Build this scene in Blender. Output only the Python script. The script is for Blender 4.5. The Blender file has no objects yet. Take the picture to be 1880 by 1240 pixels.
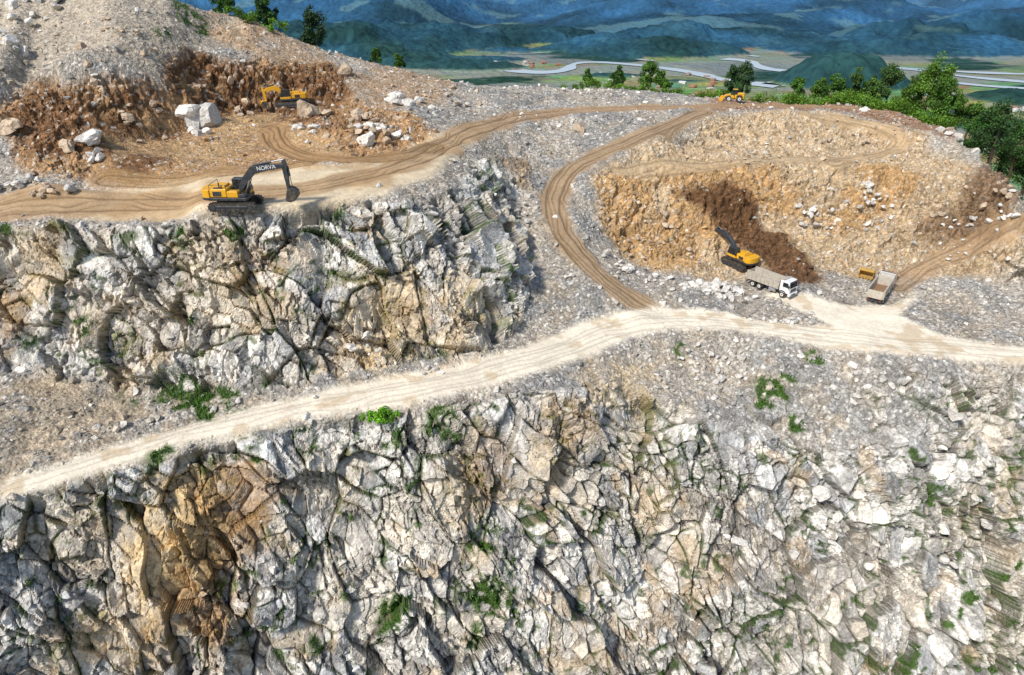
import bpy, bmesh, math, random, time, itertools
import numpy as np
from mathutils import Vector, Matrix, geometry
T0=time.time()
random.seed(5)
rng=np.random.default_rng(7)
scene=bpy.context.scene
# ------------------------------------------------------------ camera station
CZ=25.0; PITCH=math.radians(28.5); F=1253.0
cp,sp=math.cos(PITCH),math.sin(PITCH)
cam=bpy.data.cameras.new("camera"); cam.sensor_width=36; cam.lens=F/1880*36
cam.clip_start=0.5; cam.clip_end=40000
camo=bpy.data.objects.new("camera",cam); scene.collection.objects.link(camo)
camo.location=(0,0,CZ); camo.rotation_euler=(math.pi/2-PITCH,0,0)
scene.camera=camo
scene.view_settings.view_transform='Standard'; scene.view_settings.look='None'
scene.view_settings.exposure=0

# photogrammetric survey: a sighted direction + an elevation -> world point
def ray(u,v):
    X=(u-940)/F; Y=(620-v)/F
    return np.array([X,cp+Y*sp,-sp+Y*cp])
def W(u,v,z):
    d=ray(u,v); t=(z-CZ)/d[2]
    return (d[0]*t,d[1]*t,z)

# ------------------------------------------------------------ noise
def hsh(x,y,z,seed):
    x=x.astype(np.uint32);y=y.astype(np.uint32);z=z.astype(np.uint32)
    n=x*np.uint32(73856093)^y*np.uint32(19349663)^z*np.uint32(83492791)^np.uint32((seed*2654435761)&0xffffffff)
    n^=n>>np.uint32(15); n*=np.uint32(2246822519); n^=n>>np.uint32(13); n*=np.uint32(3266489917); n^=n>>np.uint32(16)
    return n
def vor(p,seed):
    p=p.astype(np.float32); ip=np.floor(p).astype(np.int32); fp=p-ip
    n=len(p); f1=np.full(n,99,np.float32); f2=f1.copy(); cid=np.zeros(n,np.uint32); vec=np.zeros((n,3),np.float32)
    for dx,dy,dz in itertools.product((-1,0,1),repeat=3):
        h=hsh(ip[:,0]+dx,ip[:,1]+dy,ip[:,2]+dz,seed)
        ax=dx+(h&np.uint32(1023)).astype(np.float32)/1023-fp[:,0]
        ay=dy+((h>>np.uint32(10))&np.uint32(1023)).astype(np.float32)/1023-fp[:,1]
        az=dz+((h>>np.uint32(20))&np.uint32(1023)).astype(np.float32)/1023-fp[:,2]
        d=ax*ax+ay*ay+az*az
        m=d<f1
        f2=np.where(m,f1,np.minimum(f2,d)); f1=np.where(m,d,f1); cid=np.where(m,h,cid)
        vec[m,0]=ax[m];vec[m,1]=ay[m];vec[m,2]=az[m]
    return np.sqrt(f1),np.sqrt(f2),cid,vec
def r01(cid,k):
    c=cid*np.uint32(747796405+k*2891336)+np.uint32(k*977+13); c^=c>>np.uint32(16); c*=np.uint32(2246822519); c^=c>>np.uint32(13)
    return (c&np.uint32(65535)).astype(np.float32)/65535
def vn(p,seed):
    p=p.astype(np.float32); ip=np.floor(p).astype(np.int32); f=p-ip; f=f*f*(3-2*f); r=0
    for dx,dy,dz in itertools.product((0,1),repeat=3):
        h=(hsh(ip[:,0]+dx,ip[:,1]+dy,ip[:,2]+dz,seed)&np.uint32(65535)).astype(np.float32)/65535
        w=(f[:,0] if dx else 1-f[:,0])*(f[:,1] if dy else 1-f[:,1])*(f[:,2] if dz else 1-f[:,2])
        r=r+h*w
    return r
def fbm(p,seed,o=4):
    a=.5;s=0;t=0
    for i in range(o):
        s=s+a*vn(p*(2.03**i),seed+i*17); t+=a; a*=.5
    return s/t
def sst(a,b,x):
    t=np.clip((x-a)/(b-a),0,1); return t*t*(3-2*t)

# ------------------------------------------------------------ terrain break lines (u,v,elev)
L=[]
main_front=[(-300,1040,-19),(0,930,-19),(200,862,-19),(400,805,-19),(600,765,-19.2),(800,735,-19.4),(940,700,-19.6),(1050,665,-19.8),(1150,625,-20),(1230,603,-20),(1350,608,-20.2),(1500,635,-20.5),(1650,655,-20.6),(1880,665,-21),(2150,690,-21)]
main_back=[(-300,985,-19),(0,885,-19),(200,820,-19),(400,762,-19),(500,738,-19),(700,698,-19.2),(850,668,-19.4),(950,640,-19.6),(1050,602,-19.8),(1130,575,-19.9),(1200,566,-20)]
L.append([W(*p) for p in main_front]); L.append([W(*p) for p in main_back])
def off(pl,hw,z=0):
    a=np.array(pl,float); t=np.gradient(a[:,:2],axis=0); t/=np.linalg.norm(t,axis=1)[:,None]
    n=np.stack([-t[:,1],t[:,0]],1); b=a.copy(); b[:,:2]+=n*hw; b[:,2]+=z; return [tuple(q) for q in b]
haul=[W(*p) for p in [(1290,206,-1.1),(1180,252,-3),(1060,300,-6),(1018,345,-8.5),(1020,400,-11),(1055,460,-14),(1120,525,-17.3),(1190,560,-19.2)]]
L.append(off(haul,2.6)); L.append(off(haul,-2.6))
crest_low=[(-300,1060,-21),(0,965,-21),(250,908,-21.5),(450,860,-22),(650,812,-22),(800,800,-22),(950,760,-22),(1100,725,-22.5),(1250,750,-25),(1400,850,-29.5),(1600,890,-31.7),(1880,870,-31.7),(2150,870,-31.7)]
L.append([W(*p) for p in crest_low])
bot=[W(u,1240,z) for u,z in [(-250,-32),(100,-35.7),(300,-41),(400,-40),(500,-44),(700,-47),(850,-49),(940,-51.5),(1200,-54),(1400,-54),(1880,-55),(2150,-55)]]
L.append(bot)
L.append([(x*1.0,y-9,z-18) for x,y,z in bot])
def A(*pts): L.append([W(*p) for p in pts])
A((-300,400,0),(0,396,0),(200,395,0),(370,391,0),(560,380,0),(700,362,0),(790,330,-.2),(835,285,-.3),(900,240,-.6),(1010,218,-1.1),(1120,212,-1.2),(1240,207,-1.1))
A((-300,425,-2),(0,418,-1.5),(200,420,-2),(400,415,-1.5),(560,412,-2),(700,412,-3),(800,425,-4.5),(880,432,-7),(930,495,-13),(960,560,-17.5))
A((-300,720,-16),(0,695,-15.8),(70,675,-15.8),(160,708,-17.6),(270,715,-18.3),(480,715,-18.3),(620,690,-18.8),(780,660,-19),(880,652,-19),(930,618,-19),(980,592,-19),(1050,572,-19.2))
A((-300,940,-18.7),(100,842,-18.7),(260,775,-18.7))
A((850,350,-2),(900,300,-3),(940,265,-2.5),(1000,240,-2.6),(1100,235,-2.6))
A((905,360,-6),(940,360,-8),(952,430,-12.3),(955,500,-16),(1000,560,-18.2))
A((-300,350,.5),(0,345,.6),(100,338,1.2),(200,330,1),(350,320,.6),(520,300,.6),(700,262,1.2),(820,230,.8))
A((-300,300,3),(20,290,3.2),(120,288,3),(210,285,2),(300,245,2.4),(400,225,2.4),(450,205,2.6),(520,199,2.8),(600,194,3.),(680,215,3),(760,215,2.2),(870,205,.6),(1000,195,-.4),(1250,190,-1))
A((-300,220,9),(0,200,8),(40,175,8.8),(150,163,9.8),(300,148,9.8),(350,92,12.6),(450,120,10),(540,132,8.4),(620,128,7.8),(660,165,5))
A((0,120,13),(150,88,14.8),(300,62,15.5),(380,60,14.5))
A((-400,-20,21.5),(0,-20,21.5),(200,-15,21.3),(300,-4,20.3),(400,18,18),(470,42,15.6),(600,92,10.5),(640,102,9.2),(750,130,6),(850,155,3),(1000,158,.2),(1100,162,-.5),(1330,181,-2),(1560,194,-2.5),(1650,206,-2.6),(1750,238,-3.2),(1820,300,-5),(1885,366,-7.2),(2000,470,-12),(2120,620,-19))
A((1110,330,-8),(1100,400,-12),(1130,450,-16),(1190,488,-19),(1290,482,-19.6),(1400,490,-20),(1480,520,-20.2),(1550,495,-20.2),(1650,475,-19.2),(1750,455,-16.5),(1880,435,-13.5),(1990,520,-15))
A((1140,310,-6.8),(1200,312,-7),(1300,305,-7),(1400,302,-6.6),(1500,298,-6.5),(1600,300,-6.6),(1700,322,-8),(1800,362,-8.8),(1860,385,-8.6))
A((1225,280,-6),(1400,268,-6),(1550,270,-6),(1640,265,-5.6),(1720,290,-6.6))
A((1330,213,-1.2),(1400,206,-1),(1500,209,-1.5),(1600,221,-2),(1680,241,-3))
A((1260,560,-20),(1400,560,-20.2),(1600,560,-20.4),(1880,590,-20.6),(2050,600,-20.5))
A((1700,520,-20),(1880,510,-18),(2000,560,-18))
pts=[]
for l in L:
    l=np.array(l,float)
    for a,b in zip(l[:-1],l[1:]):
        n=max(1,int(np.linalg.norm((b-a)[:2])/1.2))
        for i in range(n): pts.append(a+(b-a)*i/n)
    pts.append(l[-1])
for l in L:
    if abs(l[0][2]-21.5)<1e-6:
        a=np.array(l,float)
        for p in a:
            if p[1]>60:
                r=np.array([p[0]*.5+ (25 if p[0]>40 else 0),p[1],0]); r/=np.linalg.norm(r)
                for d,dz in ((3,-.5),(12,-7),(35,-26)):
                    q=p+r*d; q[2]+=dz; pts.append(q)
for x in range(-260,281,20):
    pts.append(np.array([x,-10,-80.])); pts.append(np.array([x,18,-76.])); pts.append(np.array([x,270,-80.]))
for y,z in ((40,-45),(60,-25),(80,-10),(110,5),(140,15),(180,0),(230,-40)): pts.append(np.array([-270,y,z]))
for y in range(40,260,20): pts.append(np.array([230,y,-75.])) ; pts.append(np.array([150,y,-45. if y>90 else -30.]))
pts=np.array(pts)
res=geometry.delaunay_2d_cdt([Vector((p[0],p[1])) for p in pts],[],[],0,1e-4)
vc,_,tris,ov=res[0],res[1],res[2],res[3]
vz=np.array([np.mean(pts[o,2]) if len(o) else 0 for o in ov]); vxy=np.array([[v.x,v.y] for v in vc])
G=.25; X0,X1,Y0,Y1=-250,225,0,260
nx=int((X1-X0)/G)+1; ny=int((Y1-Y0)/G)+1
H=np.full((ny,nx),-70.,np.float32)
for t in tris:
    a,b,c=vxy[t[0]],vxy[t[1]],vxy[t[2]]
    ix0=max(0,int((min(a[0],b[0],c[0])-X0)/G)); ix1=min(nx-1,int((max(a[0],b[0],c[0])-X0)/G)+1)
    iy0=max(0,int((min(a[1],b[1],c[1])-Y0)/G)); iy1=min(ny-1,int((max(a[1],b[1],c[1])-Y0)/G)+1)
    if ix1<ix0 or iy1<iy0: continue
    gx=X0+np.arange(ix0,ix1+1)*G; gy=(Y0+np.arange(iy0,iy1+1)*G)[:,None]
    den=(b[1]-c[1])*(a[0]-c[0])+(c[0]-b[0])*(a[1]-c[1])
    if abs(den)<1e-9: continue
    w0=((b[1]-c[1])*(gx-c[0])+(c[0]-b[0])*(gy-c[1]))/den
    w1=((c[1]-a[1])*(gx-c[0])+(a[0]-c[0])*(gy-c[1]))/den
    w2=1-w0-w1; m=(w0>=-1e-4)&(w1>=-1e-4)&(w2>=-1e-4)
    z=w0*vz[t[0]]+w1*vz[t[1]]+w2*vz[t[2]]
    sub=H[iy0:iy1+1,ix0:ix1+1]; sub[m]=z[m]
def blur(M,k):
    for ax in (0,1):
        c=np.zeros_like(M); 
        for s in range(-k,k+1): c+=np.roll(M,s,axis=ax)
        M=c/(2*k+1)
    return M
H=blur(blur(blur(H,3),3),3)
# steep ground: wash out the facets of the survey mesh
Hb=blur(blur(H,6),6); gyb,gxb=np.gradient(Hb,G); ws=sst(.75,1.2,np.hypot(gxb,gyb)); ws=blur(ws.astype(np.float32),4)
H=(H*(1-ws)+Hb*ws).astype(np.float32)
def samp(M,x,y):
    fx=np.clip((x-X0)/G,0,nx-1.001); fy=np.clip((y-Y0)/G,0,ny-1.001)
    i=fx.astype(int); j=fy.astype(int); fx=fx-i; fy=fy-j
    return (M[j,i]*(1-fx)+M[j,i+1]*fx)*(1-fy)+(M[j+1,i]*(1-fx)+M[j+1,i+1]*fx)*fy
TT=np.arange(35,300,.2)
def S(u,v):
    d=ray(u,v); x=d[0]*TT; y=d[1]*TT; z=CZ+d[2]*TT
    h=samp(H,x,y); k=np.argmax(z<h)
    if not (z<h).any(): k=700
    return (float(x[k]),float(y[k]),float(h[k]))
gx,gy=np.meshgrid(X0+np.arange(nx)*G,Y0+np.arange(ny)*G)
for (u,v,rx,ry,h) in [(1460,495,5,3.,2.5),(1420,455,4,2.5,1.8),(375,225,5,3,1.6),(670,250,7,3,1.2),(230,300,8,3,1.2),(60,350,6,2,1.0),(1310,535,4,1.6,.9)]:
    q=S(u,v); H=H+h*np.exp(-(((gx-q[0])/rx)**2+((gy-q[1])/ry)**2)).astype(np.float32)
Hn=blur(blur(H,7),7)
def poly(uv):
    return np.array([S(u,v)[:2] for u,v in uv])
P2=np.stack([gx.ravel(),gy.ravel(),np.zeros(gx.size)],1)
wx=(fbm(P2/3.,91,3)-.5)*5; wy=(fbm(P2/3.,92,3)-.5)*5
def pmask(uv,k=3,warp=1.):
    q=poly(uv); x0,y0=q.min(0)-4; x1,y1=q.max(0)+4
    px=gx.ravel()+wx*warp; py=gy.ravel()+wy*warp
    sel=np.where((px>x0)&(px<x1)&(py>y0)&(py<y1))[0]
    a=px[sel]; b=py[sel]; ins=np.zeros(len(sel),bool)
    for (ax,ay),(bx,by) in zip(q,np.roll(q,-1,axis=0)):
        if ay==by: continue
        c=((ay>b)!=(by>b))&(a<(bx-ax)*(b-ay)/(by-ay)+ax); ins^=c
    M=np.zeros(gx.size,np.float32); M[sel]=ins; return blur(M.reshape(gx.shape),k)
M={}
M['road']=pmask([(p[0],p[1]) for p in main_front[1:]]+[(1880,640),(1720,615),(1650,580),(1690,530),(1640,560),(1560,565),(1480,542),(1400,540),(1480,575),(1520,600),(1400,590),(1290,570),(1180,556)]+[(p[0],p[1]) for p in main_back[::-1][:-1]],2,.28)
M['terr']=pmask([(0,392),(370,389),(560,378),(700,360),(790,328),(835,285),(900,236),(880,222),(800,245),(745,280),(700,296),(640,304),(540,306),(500,320),(400,322),(280,340),(150,350),(0,368)],3,.35)
M['oran']=pmask([(5,190),(60,165),(150,160),(300,150),(350,90),(450,118),(620,125),(660,185),(760,215),(810,255),(700,300),(600,298),(520,320),(300,350),(200,345),(120,320),(40,300),(0,260)],3,.8)
M['brown']=np.maximum.reduce([pmask([(290,150),(350,86),(440,112),(480,145),(490,225),(430,215),(380,210),(300,200)],3,.6),pmask([(20,240),(50,175),(160,168),(300,160),(340,240),(300,300),(220,335),(170,290),(60,285)],4,.8),pmask([(480,130),(620,126),(650,180),(560,230),(490,215)],4,.6),pmask([(560,210),(700,215),(640,250),(560,240)],4,.8)*.6])
M['tan']=pmask([(1085,330),(1120,300),(1250,262),(1310,210),(1500,205),(1700,245),(1870,365),(1890,480),(1700,510),(1500,500),(1330,510),(1180,495),(1120,440)],5,.8)
M['tanw']=pmask([(1095,330),(1300,300),(1620,300),(1700,330),(1620,410),(1500,440),(1300,490),(1180,495),(1105,430)],4,.7)
M['dig']=np.maximum.reduce([pmask([(1240,348),(1330,332),(1385,365),(1400,420),(1440,430),(1515,515),(1445,530),(1395,480),(1345,440),(1300,400)],2,.4),pmask([(1680,410),(1760,370),(1880,360),(1840,430),(1720,440)],5,.8)*.8])
M['hill']=pmask([(400,15),(640,95),(860,150),(820,190),(700,210),(640,140),(480,115),(380,60)],5,.6)
M['rimr']=pmask([(1300,182),(1560,190),(1680,205),(1760,238),(1740,260),(1640,225),(1500,203),(1310,205)],3,.5)
M['hillg']=pmask([(-250,0),(0,-12),(200,-8),(390,18),(470,60),(350,95),(300,150),(30,170),(-250,190)],4,.5)
M['clear']=pmask([(150,225),(320,200),(480,205),(560,225),(640,285),(500,330),(300,345),(200,340),(150,300)],4,.3)
def segdist(x,y,pl):
    pl=np.array(pl,float)[:,:2]; best=np.full(len(x),1e9); sg=np.zeros(len(x))
    for a,b in zip(pl[:-1],pl[1:]):
        d=b-a; l=d@d
        t=np.clip(((x-a[0])*d[0]+(y-a[1])*d[1])/l,0,1)
        ex=x-a[0]-t*d[0]; ey=y-a[1]-t*d[1]; q=ex*ex+ey*ey; m=q<best
        best=np.where(m,q,best); sg=np.where(m,np.sign(d[0]*ey-d[1]*ex),sg)
    return np.sqrt(best)*sg
def smooth(pl,it=3):
    pl=[np.array(p[:2]) for p in pl]
    for _ in range(it):
        q=[pl[0]]
        for a,b in zip(pl[:-1],pl[1:]): q+= [a*.75+b*.25,a*.25+b*.75]
        q.append(pl[-1]); pl=q
    return pl
tracks=[]
tracks.append((smooth(haul,2),2.3,1.,(.33,.22,.12)))
tracks.append((smooth([S(*p) for p in [(0,386),(250,372),(450,358),(600,340),(730,310),(800,275),(860,240),(940,216),(1040,204),(1160,198),(1290,196),(1430,192),(1600,204)]],2),2.6,.95,(.36,.23,.12)))
tracks.append((smooth([S(*p) for p in [(500,235),(510,265),(560,290),(640,295),(740,290),(800,268)]],2),2.0,1.,(.33,.20,.095)))
tracks.append((smooth([S(*p) for p in [(1530,296),(1620,285),(1660,262),(1640,238),(1570,222),(1450,205)]],2),1.8,.8,(.42,.29,.16)))
tracks.append((smooth([S(*p) for p in [(1645,525),(1690,490),(1760,455),(1860,400)]],2),2.0,.8,(.34,.22,.12)))
tracks.append((smooth([S(*p) for p in [(200,330),(330,335),(420,315),(560,300)]],2),2.0,.8,(.36,.22,.10)))
tracks.append((smooth([S(*p) for p in [(1130,318),(1250,305),(1400,292),(1530,290)]],2),1.6,.8,(.44,.32,.19)))
mroad=smooth([((W(*a)[0]+W(*b)[0])/2,(W(*a)[1]+W(*b)[1])/2) for a,b in [((0,930,-19),(0,885,-19)),((200,862,-19),(200,820,-19)),((400,805,-19),(400,762,-19)),((600,765,-19),(600,717,-19)),((800,735,-19.4),(800,677,-19.4)),((940,700,-19.6),(940,643,-19.6)),((1050,665,-19.8),(1050,602,-19.8)),((1150,622,-20),(1150,572,-20)),((1300,603,-20),(1300,572,-20)),((1500,632,-20.5),(1500,600,-20.5)),((1880,662,-21),(1880,640,-21))]],2)
# ------------------------------------------------------------ terrain mesh
NC,NR=1280,1000
av=np.linspace(-1.2,1.2,NC); yy=np.arange(14,232,.25)
PY=np.zeros((NR,NC))
for j,a in enumerate(av):
    x=a*(.62*yy+27); z=samp(Hn,x,yy)
    t=yy*cp+(CZ-z)*sp
    ds=np.hypot(.25,np.diff(z))/t[1:]
    ds*=np.where(z[1:]<-58,.25,1.)*np.where(yy[1:]>182,.35,1.)
    c=np.concatenate([[0],np.cumsum(ds)])
    PY[:,j]=np.interp(np.linspace(0,c[-1],NR),c,yy)
# neighbouring columns share nearly the same row spacing (no sheared quads)
for _ in range(3):
    k=45; Pp=np.pad(PY,((0,0),(k,k)),mode='edge'); cs_=np.cumsum(np.pad(Pp,((0,0),(1,0))),axis=1); PY=(cs_[:,2*k+1:]-cs_[:,:-2*k-1])/(2*k+1)
PX=av[None,:]*(.62*PY+27)
x=PX.ravel(); y=PY.ravel()
P=np.stack([x,y,samp(H,x,y)],1)
e=1.0
dzx=(samp(Hn,x+e,y)-samp(Hn,x-e,y))/(2*e); dzy=(samp(Hn,x,y+e)-samp(Hn,x,y-e))/(2*e)
N=np.stack([-dzx,-dzy,np.ones_like(dzx)],1); N/=np.linalg.norm(N,axis=1)[:,None]
def mk(k): return samp(M[k],x,y)
m_road=mk('road'); m_terr=mk('terr')
m_track=np.zeros(len(x))
col_track=np.zeros((len(x),3)); rut=np.zeros(len(x))
wob=(fbm(P/4.,5,2)-.5)
wob2=(fbm(P/6.,6,2)-.5)
for pl,hw,s,c in tracks:
    a_=np.array(pl); k=np.where((x>a_[:,0].min()-6)&(x<a_[:,0].max()+6)&(y>a_[:,1].min()-6)&(y<a_[:,1].max()+6))[0]
    d=segdist(x[k],y[k],pl); dd=np.abs(d)
    m=(1-sst(hw*.8,hw*1.35,dd+wob[k]*2.4))*s
    up=m>m_track[k]; col_track[k[up]]=c; m_track[k]=np.maximum(m_track[k],m)
    r=0
    for o,wd in ((-1.55,.2),(-1.05,.16),(.9,.2),(1.45,.17),(-.2,.13),(2.1,.12)): r=np.maximum(r,np.exp(-((d-o+wob[k]*.9+(wob2[k]*2.6 if wd<.19 else 0))/wd)**2)*(.4+1.2*wob2[k]+.3 if wd<.19 else 1))
    rut[k]=np.maximum(rut[k],np.clip(r,0,1)*m)
d=segdist(x,y,mroad)
r=0
for o,wd in ((-1.8,.25),(-1.1,.18),(.9,.25),(1.6,.18),(0,.12)): r=np.maximum(r,np.exp(-((d-o+wob*.8+(wob2*2.5 if wd<.2 else 0))/wd)**2))
rutm=r*m_road
flat=np.clip(np.maximum.reduce([m_road,m_track,m_terr]),0,1)
n1=fbm(P/9.,11,4); n2=fbm(P/2.5,12,4); n3=fbm(P/.7,13,3); n1s=fbm(P/9.,11,2)
steep=sst(.81,.67,N[:,2]+(n2-.5)*.26)
soilz=np.clip(mk('oran')+mk('tan')+mk('dig'),0,1)
hillz=np.clip(mk('hillg')+mk('hill'),0,1)
rock=steep*(1-flat)*(1-soilz*.95)*(1-.93*hillz)*sst(-.2,-1.6,P[:,2])
outc=sst(.52,.59,fbm(P/5.,44,3))*sst(-24,-30,P[:,2])*sst(48,60,P[:,1])
rock=np.clip(rock+outc*(1-flat)*.9,0,1)
lw=np.stack([fbm(P/6.,30,2),fbm(P/6.,31,2),fbm(P/6.,32,2)],1)-.5
Q=P+lw*3.0
ca,sa=math.cos(.28),math.sin(.28)
Q=np.stack([Q[:,0]*ca+Q[:,2]*sa,Q[:,1],-Q[:,0]*sa+Q[:,2]*ca],1)
cb_,sb_=math.cos(.72),math.sin(.72)
Q=np.stack([Q[:,0]*cb_+Q[:,1]*sb_,-Q[:,0]*sb_+Q[:,1]*cb_,Q[:,2]],1)
a1,a2,ac,avv=vor(Q/np.array([5.,5.,9.]),3)
b1,b2,bc,bv=vor(Q/np.array([1.8,1.8,3.4]),4)
c1,c2,cc,cv=vor(Q/np.array([.7,.7,1.2]),6)
def facet(cid,vec,A,B):
    t=np.stack([r01(cid,1),r01(cid,2),r01(cid,3)],1)-.5
    return A*(r01(cid,4)-.5)-(t*vec).sum(1)*B
ea,eb,ec=a2-a1,b2-b1,c2-c1
frac=sst(.32,.54,fbm(P/6.,51,3)); frac2=sst(.36,.56,fbm(P/4.,52,3))
drock=facet(ac,avv,1.9,4.5)+facet(bc,bv,.9,2.5)*(.35+.65*frac)+facet(cc,cv,.40,1.2)*(.25+.75*frac2)
drock-=.32*np.exp(-(eb/.045)**2)*frac+.42*np.exp(-(ea/.025)**2)+.09*np.exp(-(ec/.07)**2)*frac2
drock+=(n1s-.5)*3.5+(n3-.5)*.10
g1,g2,gc,_=vor(P/.55,8)
stone=np.maximum(0,.55-g1)*r01(gc,5)**2
dgrav=(n1-.5)*1.8+(n2-.5)*.8+stone*.5+(n3-.5)*.2
rill=np.abs(fbm(np.stack([P[:,0]/1.6,P[:,1]/1.6,P[:,2]/6.],1),21,3)-.5)*2
dsoil=(n1-.5)*2.8+(n2-.5)*1.8-(.3-rill)*2.1*sst(.92,.8,N[:,2])+facet(bc,bv,.5,1.3)*.8+facet(cc,cv,.28,.7)*.7
cl=mk('clear'); dsoil*=1-.75*cl
dg=dgrav*(1-soilz)+dsoil*soilz
dflat=(n3-.5)*.07+(n2-.5)*.14-rut*.15-rutm*.04+(n1-.5)*.3
D=(dg*(1-rock)+drock*rock)*(1-flat)+dflat*flat
P=P+N*D[:,None]
# ---- colours
def lerp(a,b,t): return a*(1-t[:,None])+np.array(b)*t[:,None]
nn=len(P); C=np.tile(np.array([.45,.405,.34]),(nn,1))
scr=fbm(np.stack([x/2.,y/7.,x*0],1),47,4)
C=lerp(C,(.31,.305,.29),sst(.45,.60,n1)*.8)
C=lerp(C,(.49,.405,.30),sst(.54,.36,n2)*.65)
C*=(.66+.64*scr)[:,None]
C*= (.68+.52*r01(gc,6))[:,None]
C=lerp(C,(.72,.69,.62),sst(.78,.84,r01(gc,7))*sst(.5,.4,g1)*.8)
C=lerp(C,(.14,.118,.095),sst(.13,.02,g2-g1)*.6)
R=np.tile(np.array([.75,.715,.65]),(nn,1))
R=lerp(R,(.41,.415,.415),sst(.5,.92,r01(bc,8))*.8)
R=lerp(R,(.66,.56,.42),sst(.50,.88,r01(ac,9))*.4+sst(.75,.95,r01(bc,10))*.35)
R*=(.76+.4*r01(cc,11))[:,None]*(.85+.28*r01(bc,12))[:,None]
R=lerp(R,(.10,.085,.065),np.clip(.75*np.exp(-(eb/.032)**2)*(.15+.85*frac)+.8*np.exp(-(ea/.018)**2)+.5*np.exp(-(ec/.055)**2)*frac2,0,.9))
st=fbm(P/np.array([1.8,1.8,6.]),55,4)
R=lerp(R,(.16,.155,.15),sst(.54,.66,st)*.55)
R=lerp(R,(.50,.36,.20),sst(.59,.71,fbm(P/4.5,56,4))*.5)
moss=np.exp(-(eb/.08)**2)*sst(.54,.60,fbm(P/5.,57,3))+np.exp(-(ea/.05)**2)*sst(.47,.52,fbm(P/6.,58,3))+sst(.65,.71,fbm(P/2.2,59,4))
R=lerp(R,(.055,.10,.020),np.clip(moss,0,1)*.8*sst(.42,.52,n3))
C=C*(1-rock[:,None])+R*rock[:,None]
def blob(u,v,r,c,s,sq=1.):
    q=np.array(S(u,v)); k=np.where((np.abs(P[:,0]-q[0])<r*2.2)&(np.abs(P[:,1]-q[1])<r*2.2))[0]
    d=np.linalg.norm(P[k]-q,axis=1)/r
    m=(1-sst(.45,1.2,d+(n2[k]-.5)*1.6))*s
    C[k]=C[k]*(1-m[:,None])+np.array(c)[None]*(.6+.8*r01(cc[k],21))[:,None]*m[:,None]
OCH=(.58,.42,.21); RUST=(.30,.175,.07)
for b in [(345,930,5,OCH,.8),(400,1000,5,RUST,.7),(450,920,4.5,RUST,.65),(330,1040,6,OCH,.7),(390,1110,5,RUST,.7),(300,1180,4,RUST,.5),(230,1150,5,OCH,.5),(1050,780,4,RUST,.4),(1150,720,6,OCH,.35),(900,850,3.5,RUST,.4),(700,600,8,OCH,.45),(400,510,7,OCH,.25),(850,560,6,OCH,.35),(0,580,5,RUST,.6),(1000,840,5,OCH,.35),(950,310,3.5,RUST,.5),(470,490,3.5,RUST,.35),(780,570,3.5,RUST,.3),(600,880,6,OCH,.25),(120,770,10,(.42,.33,.22),.7),(60,480,6,OCH,.3),(830,900,4,OCH,.3),(1200,900,6,OCH,.15),(250,600,6,OCH,.2),(150,1000,5,OCH,.2)]:
    blob(*b)
def vary(c,k=.5): return np.array(c)[None,:]*(1-k/2+k*r01(gc,14))[:,None]*(.7+.6*n2)[:,None]
def mixc(c,m):
    global C
    C=C*(1-m[:,None])+c*m[:,None]
stn=1-.75*sst(.68,.8,r01(gc,7))*sst(.5,.4,g1)
mixc(vary((.46,.385,.285)),mk('hillg')*.65)
mixc(vary((.40,.26,.145)),mk('hill')*.75*stn*sst(.3,.5,n1))
mixc(vary((.49,.36,.215)),mk('tan')*.85*stn)
mixc(vary((.44,.275,.125)),mk('tanw')*.88*stn*sst(.31,.45,n1))
mixc(vary((.40,.24,.115)),mk('oran')*.93*stn)
mixc(vary((.165,.085,.040),.8),mk('brown')*.92*stn*sst(.22,.42,n2))
mixc(vary((.46,.31,.16),.4),cl*mk('oran')*.6*sst(.42,.56,n1))
mixc(vary((.125,.064,.030),.8),mk('dig')*.95)
mixc(vary((.27,.14,.07)),mk('rimr')*.8*stn)
mixc(vary((.63,.51,.34),.15),m_terr*.92)
mixc(vary((.44,.29,.145),.15),m_terr*sst(.5,.62,n1)*.7)
mixc(col_track*(.75+.55*n2)[:,None],m_track*.85)
mixc(col_track*.38,rut*.75)
sc=np.array([.79,.70,.55])[None,:]*(.8+.4*n2)[:,None]
mixc(sc,m_road*.96); mixc(sc*.58,rutm*.6)
fr7=fbm(P/3.,71,3)
mixc(np.tile(np.array([.48,.35,.20]),(nn,1)),m_road*sst(.56,.66,fr7)*.55)
gf=fbm(P/1.1,77,3)
def green(u,v,r,s=.85,th=.5):
    q=np.array(S(u,v)); k=np.where((np.abs(P[:,0]-q[0])<r*2)&(np.abs(P[:,1]-q[1])<r*2))[0]
    d=np.linalg.norm(P[k]-q,axis=1)/r
    m=(1-sst(.6,1.1,d+(n2[k]-.5)*1.3))*s*sst(th-.05,th+.08,gf[k]); c=np.array([.055,.11,.018])[None,:]*(.6+.9*n3[k])[:,None]
    C[k]=C[k]*(1-m[:,None])+c*m[:,None]
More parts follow.
